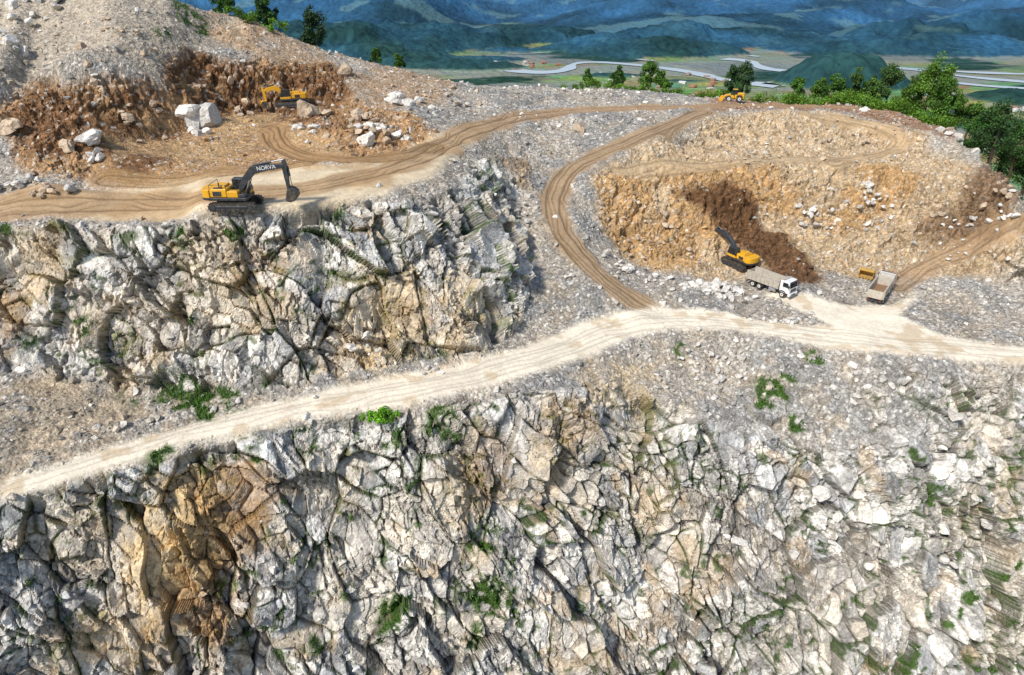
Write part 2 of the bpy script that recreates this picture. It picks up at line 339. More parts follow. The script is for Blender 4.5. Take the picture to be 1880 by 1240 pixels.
GL=[(330,725,3.5,.8,.46),(400,745,3),(250,730,2.),(480,700,1.5),(560,670,1.5),(810,775,2.4,.9,.38),(890,990,2.5),(895,1090,3,.95,.4),(725,1125,2.6,.95,.4),(925,1050,1.6),(870,1170,2),(470,1170,2),(420,1090,2),(1415,730,2.6,.85,.45),(1440,710,2.),(1465,780,1.8,.9,.43),(545,900,1.5),(585,1180,1.5),(1850,850,2.5),(1250,640,1.6),(1500,660,1.6),(900,300,1.2),(350,585,1.5),(340,440,1.5),(700,490,1.5),(60,640,2),(150,600,1.5),(0,430,2),(560,810,2.),(380,860,2.),(300,840,2),(1000,1010,1.5),(945,1140,1.3),(130,1010,1.4),(640,1090,1.4),(350,30,4),(300,60,2),(430,430,1.5),(620,400,1.5),(640,810,2),(720,800,2),(460,830,2)]
for i in range(9): GL.append((1665+i*24,1225-i*24,1.3,.95,.36))       # grassed joint running across the lower right face
for i in range(6): GL.append((1805+i*6,1180-i*28,1.1,.9,.4)); GL.append((878+i*3,880+i*40,1.0,.85,.42)); GL.append((500+i*9,990-i*22,.9,.85,.42)); GL.append((1395-i*3,750+i*38,.9,.8,.42)); GL.append((1700+i*8,900+i*26,.8,.8,.42))
for g in GL: green(*g)
bs=sst(0,1,(samp(H,x,y)< -14).astype(float))*(P[:,1]>120)
mixc(np.array([.03,.06,.02])[None,:]*(.5+1.*n2)[:,None],bs)
C=np.clip(C,0.01,.85)
# ------------------------------------------------------------ mesh + material helpers
def mesh_np(name,V,Fc,cols=None,mat=None,smooth=False,alpha=None):
    k=Fc.shape[1]; me=bpy.data.meshes.new(name)
    me.vertices.add(len(V)); me.vertices.foreach_set("co",np.ascontiguousarray(V,np.float32).ravel())
    me.loops.add(Fc.size); me.loops.foreach_set("vertex_index",np.ascontiguousarray(Fc,np.int32).ravel())
    me.polygons.add(len(Fc)); me.polygons.foreach_set("loop_start",np.arange(0,Fc.size,k,dtype=np.int32))
    me.polygons.foreach_set("use_smooth",np.full(len(Fc),smooth))
    if cols is not None:
        at=me.attributes.new("Col",'FLOAT_COLOR','POINT')
        c4=np.ones((len(V),4),np.float32); c4[:,:3]=cols
        if alpha is not None: c4[:,3]=alpha
        at.data.foreach_set("color",c4.ravel())
    me.update(calc_edges=True)
    if mat: me.materials.append(mat)
    ob=bpy.data.objects.new(name,me); scene.collection.objects.link(ob); return ob
def nodes(name):
    m=bpy.data.materials.new(name); m.use_nodes=True; nt=m.node_tree; b=nt.nodes["Principled BSDF"]; return m,nt,b
def mat_ground():
    m,nt,b=nodes("rocky_ground"); n=nt.nodes; l=nt.links
    at=n.new("ShaderNodeAttribute"); at.attribute_name="Col"   # alpha = roughness of the ground
    tc=n.new("ShaderNodeTexCoord")
    no=n.new("ShaderNodeTexNoise"); no.inputs["Scale"].default_value=1.8; no.inputs["Detail"].default_value=5; no.inputs["Roughness"].default_value=.8
    l.new(tc.outputs["Object"],no.inputs["Vector"])
    vo=n.new("ShaderNodeTexVoronoi"); vo.inputs["Scale"].default_value=3.8; l.new(tc.outputs["Object"],vo.inputs["Vector"])
    mr=n.new("ShaderNodeMapRange"); mr.inputs[1].default_value=.3; mr.inputs[2].default_value=.7; mr.inputs[3].default_value=.5; mr.inputs[4].default_value=1.5
    l.new(no.outputs["Fac"],mr.inputs[0])
    sx=n.new("ShaderNodeSeparateColor"); l.new(vo.outputs["Color"],sx.inputs[0])
    mr2=n.new("ShaderNodeMapRange"); mr2.inputs[3].default_value=.65; mr2.inputs[4].default_value=1.3; l.new(sx.outputs[0],mr2.inputs[0])
    mu=n.new("ShaderNodeMath"); mu.operation='MULTIPLY'; l.new(mr.outputs[0],mu.inputs[0]); l.new(mr2.outputs[0],mu.inputs[1])
    mm=n.new("ShaderNodeMix"); mm.data_type='FLOAT'; mm.inputs["A"].default_value=1.0; l.new(at.outputs["Alpha"],mm.inputs["Factor"]); l.new(mu.outputs[0],mm.inputs["B"])
    vm=n.new("ShaderNodeVectorMath"); vm.operation='SCALE'; l.new(at.outputs["Color"],vm.inputs[0]); l.new(mm.outputs["Result"],vm.inputs["Scale"])
    l.new(vm.outputs[0],b.inputs["Base Color"])
    ad=n.new("ShaderNodeMath"); ad.operation='SUBTRACT'; l.new(no.outputs["Fac"],ad.inputs[0])
    ml=n.new("ShaderNodeMath"); ml.operation='MULTIPLY'; ml.inputs[1].default_value=.5; l.new(vo.outputs["Distance"],ml.inputs[0]); l.new(ml.outputs[0],ad.inputs[1])
    bu=n.new("ShaderNodeBump"); bu.inputs["Distance"].default_value=.25; l.new(at.outputs["Alpha"],bu.inputs["Strength"])
    l.new(ad.outputs[0],bu.inputs["Height"]); l.new(bu.outputs[0],b.inputs["Normal"])
    b.inputs["Roughness"].default_value=.95; b.inputs["Specular IOR Level"].default_value=.15
    return m
MG=mat_ground()
idx=np.arange(NR*NC).reshape(NR,NC)
Fq=np.stack([idx[:-1,:-1],idx[:-1,1:],idx[1:,1:],idx[1:,:-1]],2).reshape(-1,4)
mesh_np("quarry_terrain",P,Fq,C,MG,False,np.clip(.8-.6*flat-.2*rock*(1-frac2),.1,1))
# ------------------------------------------------------------ loose rocks
def ico(sub):
    bm=bmesh.new(); bmesh.ops.create_icosphere(bm,subdivisions=sub,radius=1.)
    v=np.array([q.co[:] for q in bm.verts]); f=np.array([[w.index for w in q.verts] for q in bm.faces]); bm.free(); return v,f
def rocktpl(sub,k,seed):
    r=np.random.default_rng(seed); v,f=ico(sub); v=v.copy()
    for _ in range(k):
        n=r.normal(size=3); n/=np.linalg.norm(n); d=r.uniform(.4,.75); s=v@n
        m=s>d; v[m]-=np.outer(s[m]-d,n)
    v+=r.normal(size=v.shape)*.02
    return v*r.uniform(.75,1.25,3),f
def randrot(n):
    q=rng.normal(size=(n,4)); q/=np.linalg.norm(q,axis=1)[:,None]; w,a,b,c=q.T
    return np.stack([1-2*(b*b+c*c),2*(a*b-c*w),2*(a*c+b*w),2*(a*b+c*w),1-2*(a*a+c*c),2*(b*c-a*w),2*(a*c-b*w),2*(b*c+a*w),1-2*(a*a+b*b)],1).reshape(n,3,3)
def rocks(name,pos,size,cols,tpls,al=.6):
    VV=[];FF=[];CC=[];o=0; which=rng.integers(0,len(tpls),len(pos))
    for k,(tv,tf) in enumerate(tpls):
        s=which==k; n=s.sum()
        if not n: continue
        v=np.einsum('nij,vj->nvi',randrot(n),tv)*size[s][:,None,None]
        v[:,:,2]*=.8; v+=pos[s][:,None,:]
        f=tf[None]+(np.arange(n)*len(tv))[:,None,None]+o
        VV.append(v.reshape(-1,3)); FF.append(f.reshape(-1,3)); CC.append(np.repeat(cols[s],len(tv),0)); o+=n*len(tv)
    V=np.concatenate(VV); return mesh_np(name,V,np.concatenate(FF),np.concatenate(CC),MG,False,np.full(len(V),al))
big=[rocktpl(3,16,40+i) for i in range(8)]
tv12=[]
for s in range(6):
    r=np.random.default_rng(100+s); bm=bmesh.new(); 
    for q in range(11):
        d=r.normal(size=3); d/=np.linalg.norm(d); bm.verts.new(d*r.uniform(.7,1.1)*np.array([1,.8,.7]))
    g=bmesh.ops.convex_hull(bm,input=bm.verts[:]); bmesh.ops.triangulate(bm,faces=bm.faces[:])
    for v in [v for v in bm.verts if not v.link_faces]: bm.verts.remove(v)
    bm.verts.index_update()
    tv12.append((np.array([q.co[:] for q in bm.verts]),np.array([[w.index for w in q.verts] for q in bm.faces]))); bm.free()
NS=36000
cand=rng.integers(0,len(P),NS*5)
w=(1-flat[cand])*(1-.8*rock[cand])*(.2+.8*(n2[cand]>.54))*np.clip(1-mk('brown')[cand]*.4-bs[cand]-cl[cand]*.7-.4*mk('tan')[cand],0.,1)*(P[cand,2]>-62)
cand=cand[rng.random(len(cand))<w][:NS]
sz=np.clip(.10*rng.pareto(2.1,len(cand))+.07,.07,.8)
cb=C[cand]; pale=rng.random(len(cand)); base=np.where((pale<.3)[:,None],np.array([.66,.62,.55])*rng.uniform(.5,1.1,(len(cand),1)),cb*1.1)
pos=P[cand]+N[cand]*(sz*.15)[:,None]
rocks("scattered_rubble",pos,sz,base,tv12)
bp=[];bsz=[];bcol=[]
def grp(u,v,sx,sy,n,s0,s1,c=(.66,.62,.56)):
    q=S(u,v)
    for i in range(n):
        xx=q[0]+random.gauss(0,1)*sx; y2=q[1]+random.gauss(0,1)*sy; s=s0+(s1-s0)*random.random()**2
        bp.append((xx,y2,float(samp(H,np.array([xx]),np.array([y2]))[0])+s*.3)); bsz.append(s); k=random.uniform(.75,1.15); bcol.append([c[0]*k,c[1]*k,c[2]*k])
TC=(.54,.42,.30)
for g in [(362,222,.8,.5,3,2.1,2.9),(365,245,1.5,.8,4,.8,1.3),(430,210,2,1.5,6,.9,1.7,TC),(568,212,.4,.4,2,1.8,2.3,TC),(675,260,.3,.3,1,1.7,1.8),(650,240,2.5,1.5,16,.6,1.3,TC),(710,245,2.5,1.,10,.6,1.3),(745,190,2,1.5,8,.9,1.8),(632,140,.5,.5,2,1.6,2.2,TC),(690,215,4,3,26,.4,1.2,TC),(176,262,.4,.3,2,1.6,2.2),(180,290,1,.8,4,.7,1.3),(20,235,.5,.5,2,1.6,2.4,TC),(25,340,2,.8,10,.6,1.2),(80,355,2,.8,8,.4,.8,TC),(125,275,.8,.5,3,.9,1.3,TC),(230,190,2,1.5,6,.6,1.2,TC),(290,215,.8,.5,3,.7,1.3,TC),
  (100,20,3,2,5,1.2,2.4),(35,100,1,1,2,1.3,1.8),(200,60,5,4,14,.5,1.,TC),(1065,243,.8,.5,3,1.,1.7,TC),(1300,525,2.2,1.3,38,.5,1.1),(1340,540,1.6,.8,20,.4,.9),(1180,505,2.5,1.2,26,.4,.8),(1145,497,1.5,.6,8,.4,.8),(1060,530,2.,2.,16,.4,.8),(1590,345,1.6,2,16,.4,1.),(1500,400,3,1.5,20,.4,.9),(1610,395,3,2,16,.4,.8),(1720,375,2,2,8,.5,1.,TC),(1820,350,1.5,2,6,.6,1.2,TC),(1735,250,1.,1,3,1.,1.5),(1440,590,3.,.5,26,.3,.6),(1185,460,2,1.5,14,.4,.9,TC),(1210,420,3,2.5,16,.3,.8,TC),(1780,420,3,2,20,.3,.8),
  (1757,770,.2,.2,1,1.1,1.2),(1640,770,4,4,16,.4,.8),(1625,680,2,1,6,.5,.8),(1300,700,3,2,10,.4,.8),(850,445,5,3,14,.3,.8),(130,438,1,1,3,.8,1.2),(1830,420,2,2,10,.4,.8),(1400,290,8,3,26,.3,.7,TC),(1550,240,8,2.5,26,.3,.8,TC),(900,200,6,3,20,.3,.7),(1100,170,8,3,26,.4,.8),(800,170,5,4,18,.4,.9,TC),(1590,205,1.2,1,4,.8,1.2),(60,60,6,5,14,.4,1.2),(560,240,3,2,12,.4,1.),(1480,930,6,3,14,.5,1.3),(1750,960,5,3,12,.5,1.3),(280,260,4,2,10,.4,.9,TC),(1350,660,6,1.5,20,.3,.8),(700,670,6,1,24,.3,.9),(450,700,5,1.,16,.3,.9),(950,400,3,4,20,.3,.8)]: grp(*g)
rocks("boulders",np.array(bp),np.array(bsz),np.array(bcol),big,.5)
# ------------------------------------------------------------ valley, hills, river
NA,NB=1000,560
ang=np.linspace(math.radians(-52),math.radians(52),NA)
rr=np.concatenate([np.linspace(205,900,60),1/np.linspace(1/900.,1/15000.,NB-60)])
RR,AA=np.meshgrid(rr,ang,indexing='ij'); fx=(RR*np.sin(AA)).ravel(); fy=(RR*np.cos(AA)).ravel(); fr=RR.ravel()
fp=np.stack([fx,fy,np.zeros_like(fx)],1)
near=sst(620,205,fr)
def ridg(p,s,o=5):
    a=1.;t=0;q=0
    for i in range(o):
        q=q+a*(1-np.abs(vn(p*(2.1**i),s+i)*2-1)); t+=a; a*=.5
    return q/t
far=sst(2900,4600,fr+(fbm(fp/1100.,61,3)-.5)*2600)
rd=ridg(fp/1100.,62,6)
zf=-225+near*165+far*np.maximum(rd-.34,-.05)*330+sst(6200,10000,fr)*260*ridg(fp/2200.,66)
zf+=(fbm(fp/60.,63,3)-.5)*10*sst(900,500,fr)
hn=(fbm(fp/120.,64,4)-.5)*.6; hr=.7+.6*ridg(fp/130.,65,4)
def hill(u,v,rx,ry,h):
    global zf
    q=W(u,v,-225); d=np.maximum(np.hypot((fx-q[0])/rx,(fy-q[1])/ry)+hn,0)
    zf=np.maximum(zf,-226+h*np.clip(1-d**1.5,0,1)*hr)
hill(1550,156,175,140,72)
hill(1200,97,330,200,46); hill(1110,88,260,200,42); hill(1250,80,380,260,66)
hill(820,125,240,100,24); hill(870,112,200,90,14); hill(930,95,160,70,16)
hill(650,112,330,220,45); hill(740,82,500,350,70); hill(1700,94,650,220,50); hill(1450,83,300,150,38); hill(1800,78,700,300,95)
hill(980,95,200,50,11); hill(1880,185,150,100,22); hill(1130,142,140,50,9); hill(1250,152,120,40,7); hill(600,95,500,350,85); hill(1380,78,400,150,46); hill(960,75,400,200,55)
zf+=(fbm(fp/22.,67,2)-.5)*8*sst(-222,-212,zf)
slopey=sst(-223,-218,zf)
fn=fbm(fp/70.,68,4); fn2=fbm(fp/14.,69,3); fn4=fbm(fp/330.,70,4); fn5=fbm(fp/np.array([260.,260.,1.]),73,6)
cell=vor(np.stack([fx/85.,fy/70.,fx*0],1),72)
fieldc=np.stack([.12+.17*r01(cell[2],1),.19+.10*r01(cell[2],2),.07+.08*r01(cell[2],3)],1)*(.7+.6*fn2)[:,None]
forest=np.stack([.012+.024*fn,.037+.054*fn,.024+.028*fn],1)*(.35+1.3*fn2)[:,None]
CF=forest.copy(); fm=(1-slopey)*sst(.38,.44,fn4+.1*(fn-.5)*2)*sst(700,1000,fr)
CF=CF*(1-fm[:,None])+fieldc*fm[:,None]
mud=(1-slopey)*sst(.49,.57,fbm(fp/np.array([380.,130.,1.]),75,4))*sst(1200,1500,fr)*sst(3800,2800,fr)
CF=CF*(1-.7*mud[:,None])+np.array([.26,.27,.24])*.7*mud[:,None]
hz=sst(900,4400,fr)**.8  # weight of the distance haze that is painted into the ground colour
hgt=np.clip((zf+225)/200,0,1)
rel=np.clip(.35+2.0*(fn5-.33),.28,1.9)  # noise lights and darks painted in as hill relief, the sun being even
haze_blue=np.array([.030,.118,.255])*rel[:,None]*(.6+.8*fn2)[:,None]  # blue of distant haze, put into the vertex colour without any atmosphere
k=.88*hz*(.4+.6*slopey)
CF=CF*(1-k[:,None])+haze_blue*k[:,None]
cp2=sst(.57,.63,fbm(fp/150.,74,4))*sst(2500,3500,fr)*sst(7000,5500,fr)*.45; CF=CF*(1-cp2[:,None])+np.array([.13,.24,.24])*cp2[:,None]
pale_haze=sst(2600,9500,fr)*(.30+.60*(1-hgt)); CF=CF*(1-pale_haze[:,None])+np.array([.16,.31,.47])*pale_haze[:,None]  # paler haze painted over the farthest ground, thicker in the valleys
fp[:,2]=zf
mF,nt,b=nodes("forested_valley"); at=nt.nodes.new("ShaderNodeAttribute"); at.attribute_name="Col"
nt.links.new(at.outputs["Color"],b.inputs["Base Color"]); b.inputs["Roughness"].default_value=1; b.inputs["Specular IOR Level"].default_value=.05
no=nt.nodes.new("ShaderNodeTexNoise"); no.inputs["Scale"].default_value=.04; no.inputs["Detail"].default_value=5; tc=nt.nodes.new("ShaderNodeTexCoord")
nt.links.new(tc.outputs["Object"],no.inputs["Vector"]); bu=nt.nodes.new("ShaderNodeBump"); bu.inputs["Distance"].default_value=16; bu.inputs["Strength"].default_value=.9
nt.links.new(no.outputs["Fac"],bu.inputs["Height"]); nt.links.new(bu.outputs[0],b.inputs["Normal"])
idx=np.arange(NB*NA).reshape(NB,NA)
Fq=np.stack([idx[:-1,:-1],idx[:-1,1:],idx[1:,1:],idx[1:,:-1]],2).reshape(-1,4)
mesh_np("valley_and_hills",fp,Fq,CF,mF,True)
mW,nt,b=nodes("river_water"); b.inputs["Base Color"].default_value=(.43,.49,.52,1); b.inputs["Roughness"].default_value=.45
RV=[];RF=[]
def river(uvw,wid):
    pl=smooth([W(u,v,-223.2) for u,v in uvw],3); a=np.array(pl); t=np.gradient(a,axis=0); t/=np.linalg.norm(t,axis=1)[:,None]; n=np.stack([-t[:,1],t[:,0]],1)
    w=.66*wid*(.1+1.8*fbm(np.stack([a[:,0]/160,a[:,1]/160,a[:,0]*0],1),80,3))[:,None]
    o=len(RV)
    for p,q in zip(a+n*w,a-n*w): RV.append((p[0],p[1],-223.2)); RV.append((q[0],q[1],-223.2))
    for i in range(len(a)-1): RF.append((o+2*i,o+2*i+1,o+2*i+3,o+2*i+2))
river([(1430,158),(1330,148),(1270,132),(1180,120),(1090,113),(1050,117),(1045,128),(1000,134),(940,130),(900,119),(850,104),(780,103)],36)
river([(1420,156),(1480,138),(1560,128),(1650,124),(1760,140),(1900,152)],30)
river([(1330,108),(1380,112),(1400,126),(1440,130)],36)
river([(1620,122),(1700,128),(1800,134),(1960,138)],22)
river([(880,95),(960,98),(1010,96)],26); river([(1090,104),(1150,106),(1200,112)],22); river([(1350,100),(1395,104)],24); river([(1700,145),(1800,158),(1960,166)],20)
mesh_np("river",np.array(RV),np.array(RF),None,mW)
VV=[];FF=[];CC=[]
for (u0,v0,su,sv,nh) in [(1845,262,28,9,46),(1200,150,60,6,26),(960,118,40,4,20),(1860,205,20,6,14)]:
    for i in range(nh):
        q=W(u0+random.gauss(0,su),v0+random.gauss(0,sv),-224); wv,dv,hv=random.uniform(5,9),random.uniform(4,7),random.uniform(2.5,3.5); a=random.uniform(0,3.1); o=len(VV); c=random.choice([(.35,.16,.10),(.45,.42,.38),(.30,.20,.15),(.6,.58,.55)])
        for (px,py,pz) in [(-wv,-dv,0),(wv,-dv,0),(wv,dv,0),(-wv,dv,0),(-wv,-dv,hv),(wv,-dv,hv),(wv,dv,hv),(-wv,dv,hv),(-wv,0,hv*1.7),(wv,0,hv*1.7)]:
            VV.append((q[0]+px*math.cos(a)-py*math.sin(a),q[1]+px*math.sin(a)+py*math.cos(a),-224+pz)); CC.append(c)
        FF+=[[o+k for k in f] for f in [(0,1,5,4),(1,2,6,5),(2,3,7,6),(3,0,4,7),(4,5,9,8),(6,7,8,9),(5,6,9),(7,4,8)]]
me=bpy.data.meshes.new("village"); me.from_pydata(VV,[],FF); at=me.attributes.new("Col",'FLOAT_COLOR','POINT'); at.data.foreach_set("color",np.array([list(c)+[1] for c in CC],np.float32).ravel())
mV,nt,b=nodes("village_roofs"); at=nt.nodes.new("ShaderNodeAttribute"); at.attribute_name="Col"; nt.links.new(at.outputs["Color"],b.inputs["Base Color"]); me.materials.append(mV)
scene.collection.objects.link(bpy.data.objects.new("village",me))
# ------------------------------------------------------------ vegetation
mL,nt,b=nodes("foliage"); at=nt.nodes.new("ShaderNodeAttribute"); at.attribute_name="Col"; nt.links.new(at.outputs["Color"],b.inputs["Base Color"])
b.inputs["Roughness"].default_value=.6; b.inputs["Specular IOR Level"].default_value=.2
mB,nt,b=nodes("bark"); b.inputs["Base Color"].default_value=(.10,.07,.045,1); b.inputs["Roughness"].default_value=.9
def leaves(centers,radii,nper,ls,base=(.05,.11,.025)):
    Cn=np.repeat(np.array(centers),nper,0); Rn=np.repeat(np.array(radii),nper,0); n=len(Cn)
    d=rng.normal(size=(n,3)); d/=np.linalg.norm(d,axis=1)[:,None]
    p=Cn+d*Rn[:,None]*(rng.random((n,1))**.5)
    a=rng.normal(size=(n,3)); a/=np.linalg.norm(a,axis=1)[:,None]; b2=np.cross(a,rng.normal(size=(n,3))); b2/=np.linalg.norm(b2,axis=1)[:,None]
    s=ls*rng.uniform(.6,1.4,(n,1)); V=np.stack([p-a*s,p+b2*s*.5,p+a*s,p-b2*s*.5],1).reshape(-1,3)
    ck=np.repeat(rng.uniform(.5,1.6,len(centers)),nper)*rng.uniform(.7,1.3,n)
    cols=np.repeat(np.array(base)[None]*ck[:,None],4,0); cols[:,0]*=1+.5*np.repeat(rng.random(n),4)
    return V,np.arange(4*n).reshape(-1,4),cols
def limb(p0,p1,r0,r1,k=6):
    p0=np.array(p0,float);p1=np.array(p1,float); d=p1-p0; d/=np.linalg.norm(d); a=np.cross(d,[.3,.9,.1]); a/=np.linalg.norm(a); b2=np.cross(d,a)
    V=[];th=np.arange(k)*2*math.pi/k
    for p,r in ((p0,r0),(p1,r1)):
        for t in th: V.append(p+r*(a*math.cos(t)+b2*math.sin(t)))
    return np.array(V),np.array([[i,(i+1)%k,k+(i+1)%k,k+i] for i in range(k)])
def empty(name,loc,rz=0,sc=1):
    e=bpy.data.objects.new(name,None); scene.collection.objects.link(e); e.location=loc; e.rotation_euler=(0,0,rz); e.scale=(sc,)*3; e.empty_display_size=.5; return e
def tree(loc,h,spread,seed,base=(.04,.10,.02),dens=80,name="tree"):
    r=random.Random(seed); e=empty(name,loc)
    V=[];Fc=[];o=0;cs=[];rs=[]
    def add(p,q,a,b2):
        nonlocal o; v,f=limb(p,q,a,b2); V.append(v);Fc.append(f+o);o+=len(v)
    top=(r.uniform(-.1,.1)*h,r.uniform(-.1,.1)*h,h*.8); mid=(top[0]*.3,top[1]*.3,h*.4)
    add((0,0,-1.),mid,h*.03,h*.02); add(mid,top,h*.02,h*.006); cs.append((top[0],top[1],h*.9)); rs.append(h*.1)
    for i in range(20):
        t=r.uniform(.12,.98); a=r.uniform(0,6.28); p=[mid[k]*(t/.5) if t<.5 else mid[k]+(top[k]-mid[k])*(t-.5)/.5 for k in range(3)]
        ln=spread*(1.15-t*.8)*r.uniform(.5,1.1); q=(p[0]+ln*math.cos(a),p[1]+ln*math.sin(a),p[2]+ln*.35)
        add(p,q,h*.009,h*.003)
        for k in range(3):
            s=r.uniform(.35,1.05); cs.append((p[0]+(q[0]-p[0])*s,p[1]+(q[1]-p[1])*s,p[2]+(q[2]-p[2])*s+r.uniform(-.4,.5))); rs.append(h*r.uniform(.07,.13))
    t=mesh_np("trunk",np.concatenate(V),np.concatenate(Fc),None,mB,True); t.parent=e
    lv,lf,lc=leaves(cs,rs,dens,.24,base); c=mesh_np("crown",lv,lf,lc,mL); c.parent=e
for i,(u,v,zz,h,s,b3) in enumerate([(1690,226,-4.5,14,6.2,(.07,.18,.02)),(1722,234,-5,10.5,5.2,(.05,.14,.02)),(1655,222,-5,9,4,(.055,.14,.02)),(1622,208,-4.5,11,3.6,(.04,.10,.025)),(1562,200,-4.5,9,2.6,(.035,.09,.02)),(1525,196,-4,7,3,(.045,.13,.02)),(1360,186,-4,9,3.2,(.03,.08,.025)),(1338,184,-4,8,3,(.03,.08,.025)),(1190,172,-3,7.5,3.2,(.055,.15,.02)),(1135,169,-3,6,3,(.04,.11,.02)),(1078,166,-3,4.8,1.8,(.04,.11,.02)),(580,97,9,9.5,3.8,(.02,.055,.02)),(488,58,14,6.5,3.4,(.03,.09,.02)),(415,32,16,6.5,4,(.04,.12,.02)),(733,132,4,3.4,1.6,(.05,.14,.02)),(690,122,6,3.4,1.5,(.04,.11,.02)),(1812,310,-10,13,5.5,(.03,.085,.02)),(1845,345,-14,13,5,(.03,.09,.02)),(1870,375,-17,13,5,(.04,.11,.02)),(1890,365,-14,10,4.5,(.03,.09,.02)),(1785,295,-10,10,4,(.03,.1,.02)),(1460,194,-4.5,6,3.2,(.045,.13,.02)),(1768,262,-8,8,3.8,(.045,.12,.02)),(1590,200,-4.5,7,3.2,(.055,.14,.02)),(1500,196,-4.5,6,2.8,(.055,.14,.02)),(1745,240,-6,8,3.8,(.055,.14,.02)),(1830,320,-20,15,5.5,(.025,.075,.02)),(1905,395,-20,14,5,(.03,.09,.02)),(1215,172,-3,5,2.6,(.055,.15,.02)),(1850,330,-26,16,6,(.025,.07,.02)),(1800,285,-22,14,5,(.025,.07,.02))]):
    q=W(u,v,zz); q=(q[0]*1.04,q[1]*1.04,zz-.3); tree(q,h,s,i,b3)
cs=[];rs=[]
rim=smooth([W(*p) for p in [(1030,160,-.5),(1200,168,-1),(1330,178,-2),(1450,184,-2.3),(1560,191,-2.5),(1660,204,-2.7),(1745,232,-3.2)]],3)
for i in range(340):
    k=(random.random()**.75)*(len(rim)-1.01); j=int(k); p=rim[j]+(rim[j+1]-rim[j])*(k-j); o=random.uniform(-.5,4.5)
    d=np.array([p[0],p[1]]); d=d/np.linalg.norm(d)*o; fb=1.5 if p[0]>58 else .85; s=random.uniform(.6,1.4)*fb
    cs.append((p[0]+d[0],p[1]+d[1],float(samp(H,np.array([p[0]+d[0]]),np.array([p[1]+d[1]]))[0])+s*.7+.28*max(o,0)+random.random()*.8*fb)); rs.append(s)
for u,v in [(395,18),(430,30),(455,40),(500,56),(340,8),(380,14)]:
    for i in range(5):
        q=S(u,v); cs.append((q[0]+random.gauss(0,1.4),q[1]+random.gauss(0,1.),q[2]+random.uniform(.3,1.3))); rs.append(random.uniform(.6,1.))
v_,f_,c_=leaves(cs,rs,120,.2,(.075,.19,.018)); mesh_np("rim_shrubs",v_,f_,c_,mL)
q=S(703,775); cs=[(q[0]+random.gauss(0,.8),q[1]+random.gauss(0,.5),q[2]+random.uniform(.3,1.1)) for i in range(20)]
v_,f_,c_=leaves(cs,[random.uniform(.3,.65) for _ in cs],160,.11,(.12,.36,.02)); mesh_np("roadside_bush",v_,f_,c_,mL)
gm=np.where((C[:,1]>C[:,0]*1.2)&(P[:,1]<150)&(bs<.5))[0]
if len(gm)>38000: gm=rng.choice(gm,38000,replace=False)
p=P[gm]; n=len(p)
dirs=N[gm]*.3+rng.normal(size=(n,3))*.35+np.array([0,0,.7]); L_=rng.uniform(.12,.5,(n,1)); sd=np.cross(dirs,rng.normal(size=(n,3))); sd/=np.linalg.norm(sd,axis=1)[:,None]
V=np.stack([p-sd*.05,p+sd*.05,p+dirs*L_+sd*.03,p+dirs*L_-sd*.03],1).reshape(-1,3)
cc_=np.repeat(np.array([.07,.16,.02])[None]*rng.uniform(.4,1.4,(n,1)),4,0)
mesh_np("grass",V,np.arange(4*n).reshape(-1,4),cc_,mL)
# ------------------------------------------------------------ machines
def pm(name,col,rough=.5,metal=0,dirt=.35):
    m,nt,b=nodes(name); n=nt.nodes; l=nt.links
    tc=n.new("ShaderNodeTexCoord"); no=n.new("ShaderNodeTexNoise"); no.inputs["Scale"].default_value=2.2; no.inputs["Detail"].default_value=7; l.new(tc.outputs["Object"],no.inputs["Vector"])
    mr=n.new("ShaderNodeMapRange"); mr.inputs[1].default_value=.45; mr.inputs[2].default_value=.75; mr.inputs[4].default_value=dirt; l.new(no.outputs["Fac"],mr.inputs[0])
    mx=n.new("ShaderNodeMix"); mx.data_type='RGBA'; mx.inputs["A"].default_value=(*col,1); mx.inputs["B"].default_value=(.30,.22,.14,1); l.new(mr.outputs[0],mx.inputs["Factor"]); l.new(mx.outputs["Result"],b.inputs["Base Color"])
    b.inputs["Roughness"].default_value=rough; b.inputs["Metallic"].default_value=metal; return m
YEL=pm("yellow_paint",(.74,.38,.015),.4); BLK=pm("dark_grey_paint",(.03,.036,.045),.45,0,.2); TRK=pm("track_steel",(.05,.045,.04),.6,.2,.6); GLS=pm("dark_glass",(.015,.02,.025),.1,0,.15)
WHT=pm("white_paint",(.78,.78,.77),.4,0,.25); BED=pm("beige_bed_paint",(.48,.44,.37),.6,0,.6); RUB=pm("rubber",(.025,.025,.025),.8,0,.5); STL=pm("chrome_rod",(.6,.6,.6),.25,.8,.1); SOI=pm("soil",(.24,.14,.07),1,0,.5); LAMP=pm("lamp_lens",(.7,.7,.65),.2,0,.1); RED=pm("red_lens",(.4,.02,.02),.3,0,.1); DYL=pm("muddy_yellow_paint",(.50,.29,.05),.8,0,1.)
def obj(name,V,Fs,mat,par,bev=0):
    me=bpy.data.meshes.new(name); me.from_pydata([tuple(v) for v in V],[],Fs); me.update()
    bm=bmesh.new(); bm.from_mesh(me); bmesh.ops.recalc_face_normals(bm,faces=bm.faces[:])
    if bev: bmesh.ops.bevel(bm,geom=bm.edges[:],offset=bev,segments=1,affect='EDGES')
    bm.to_mesh(me); bm.free()
    me.materials.append(mat); o=bpy.data.objects.new(name,me); scene.collection.objects.link(o); o.parent=par; return o
def box(name,x0,x1,y0,y1,z0,z1,mat,par,bev=.04):
    V=[(a,b,c) for a in (x0,x1) for b in (y0,y1) for c in (z0,z1)]
    return obj(name,V,[(0,1,3,2),(4,6,7,5),(0,4,5,1),(2,3,7,6),(0,2,6,4),(1,5,7,3)],mat,par,bev)
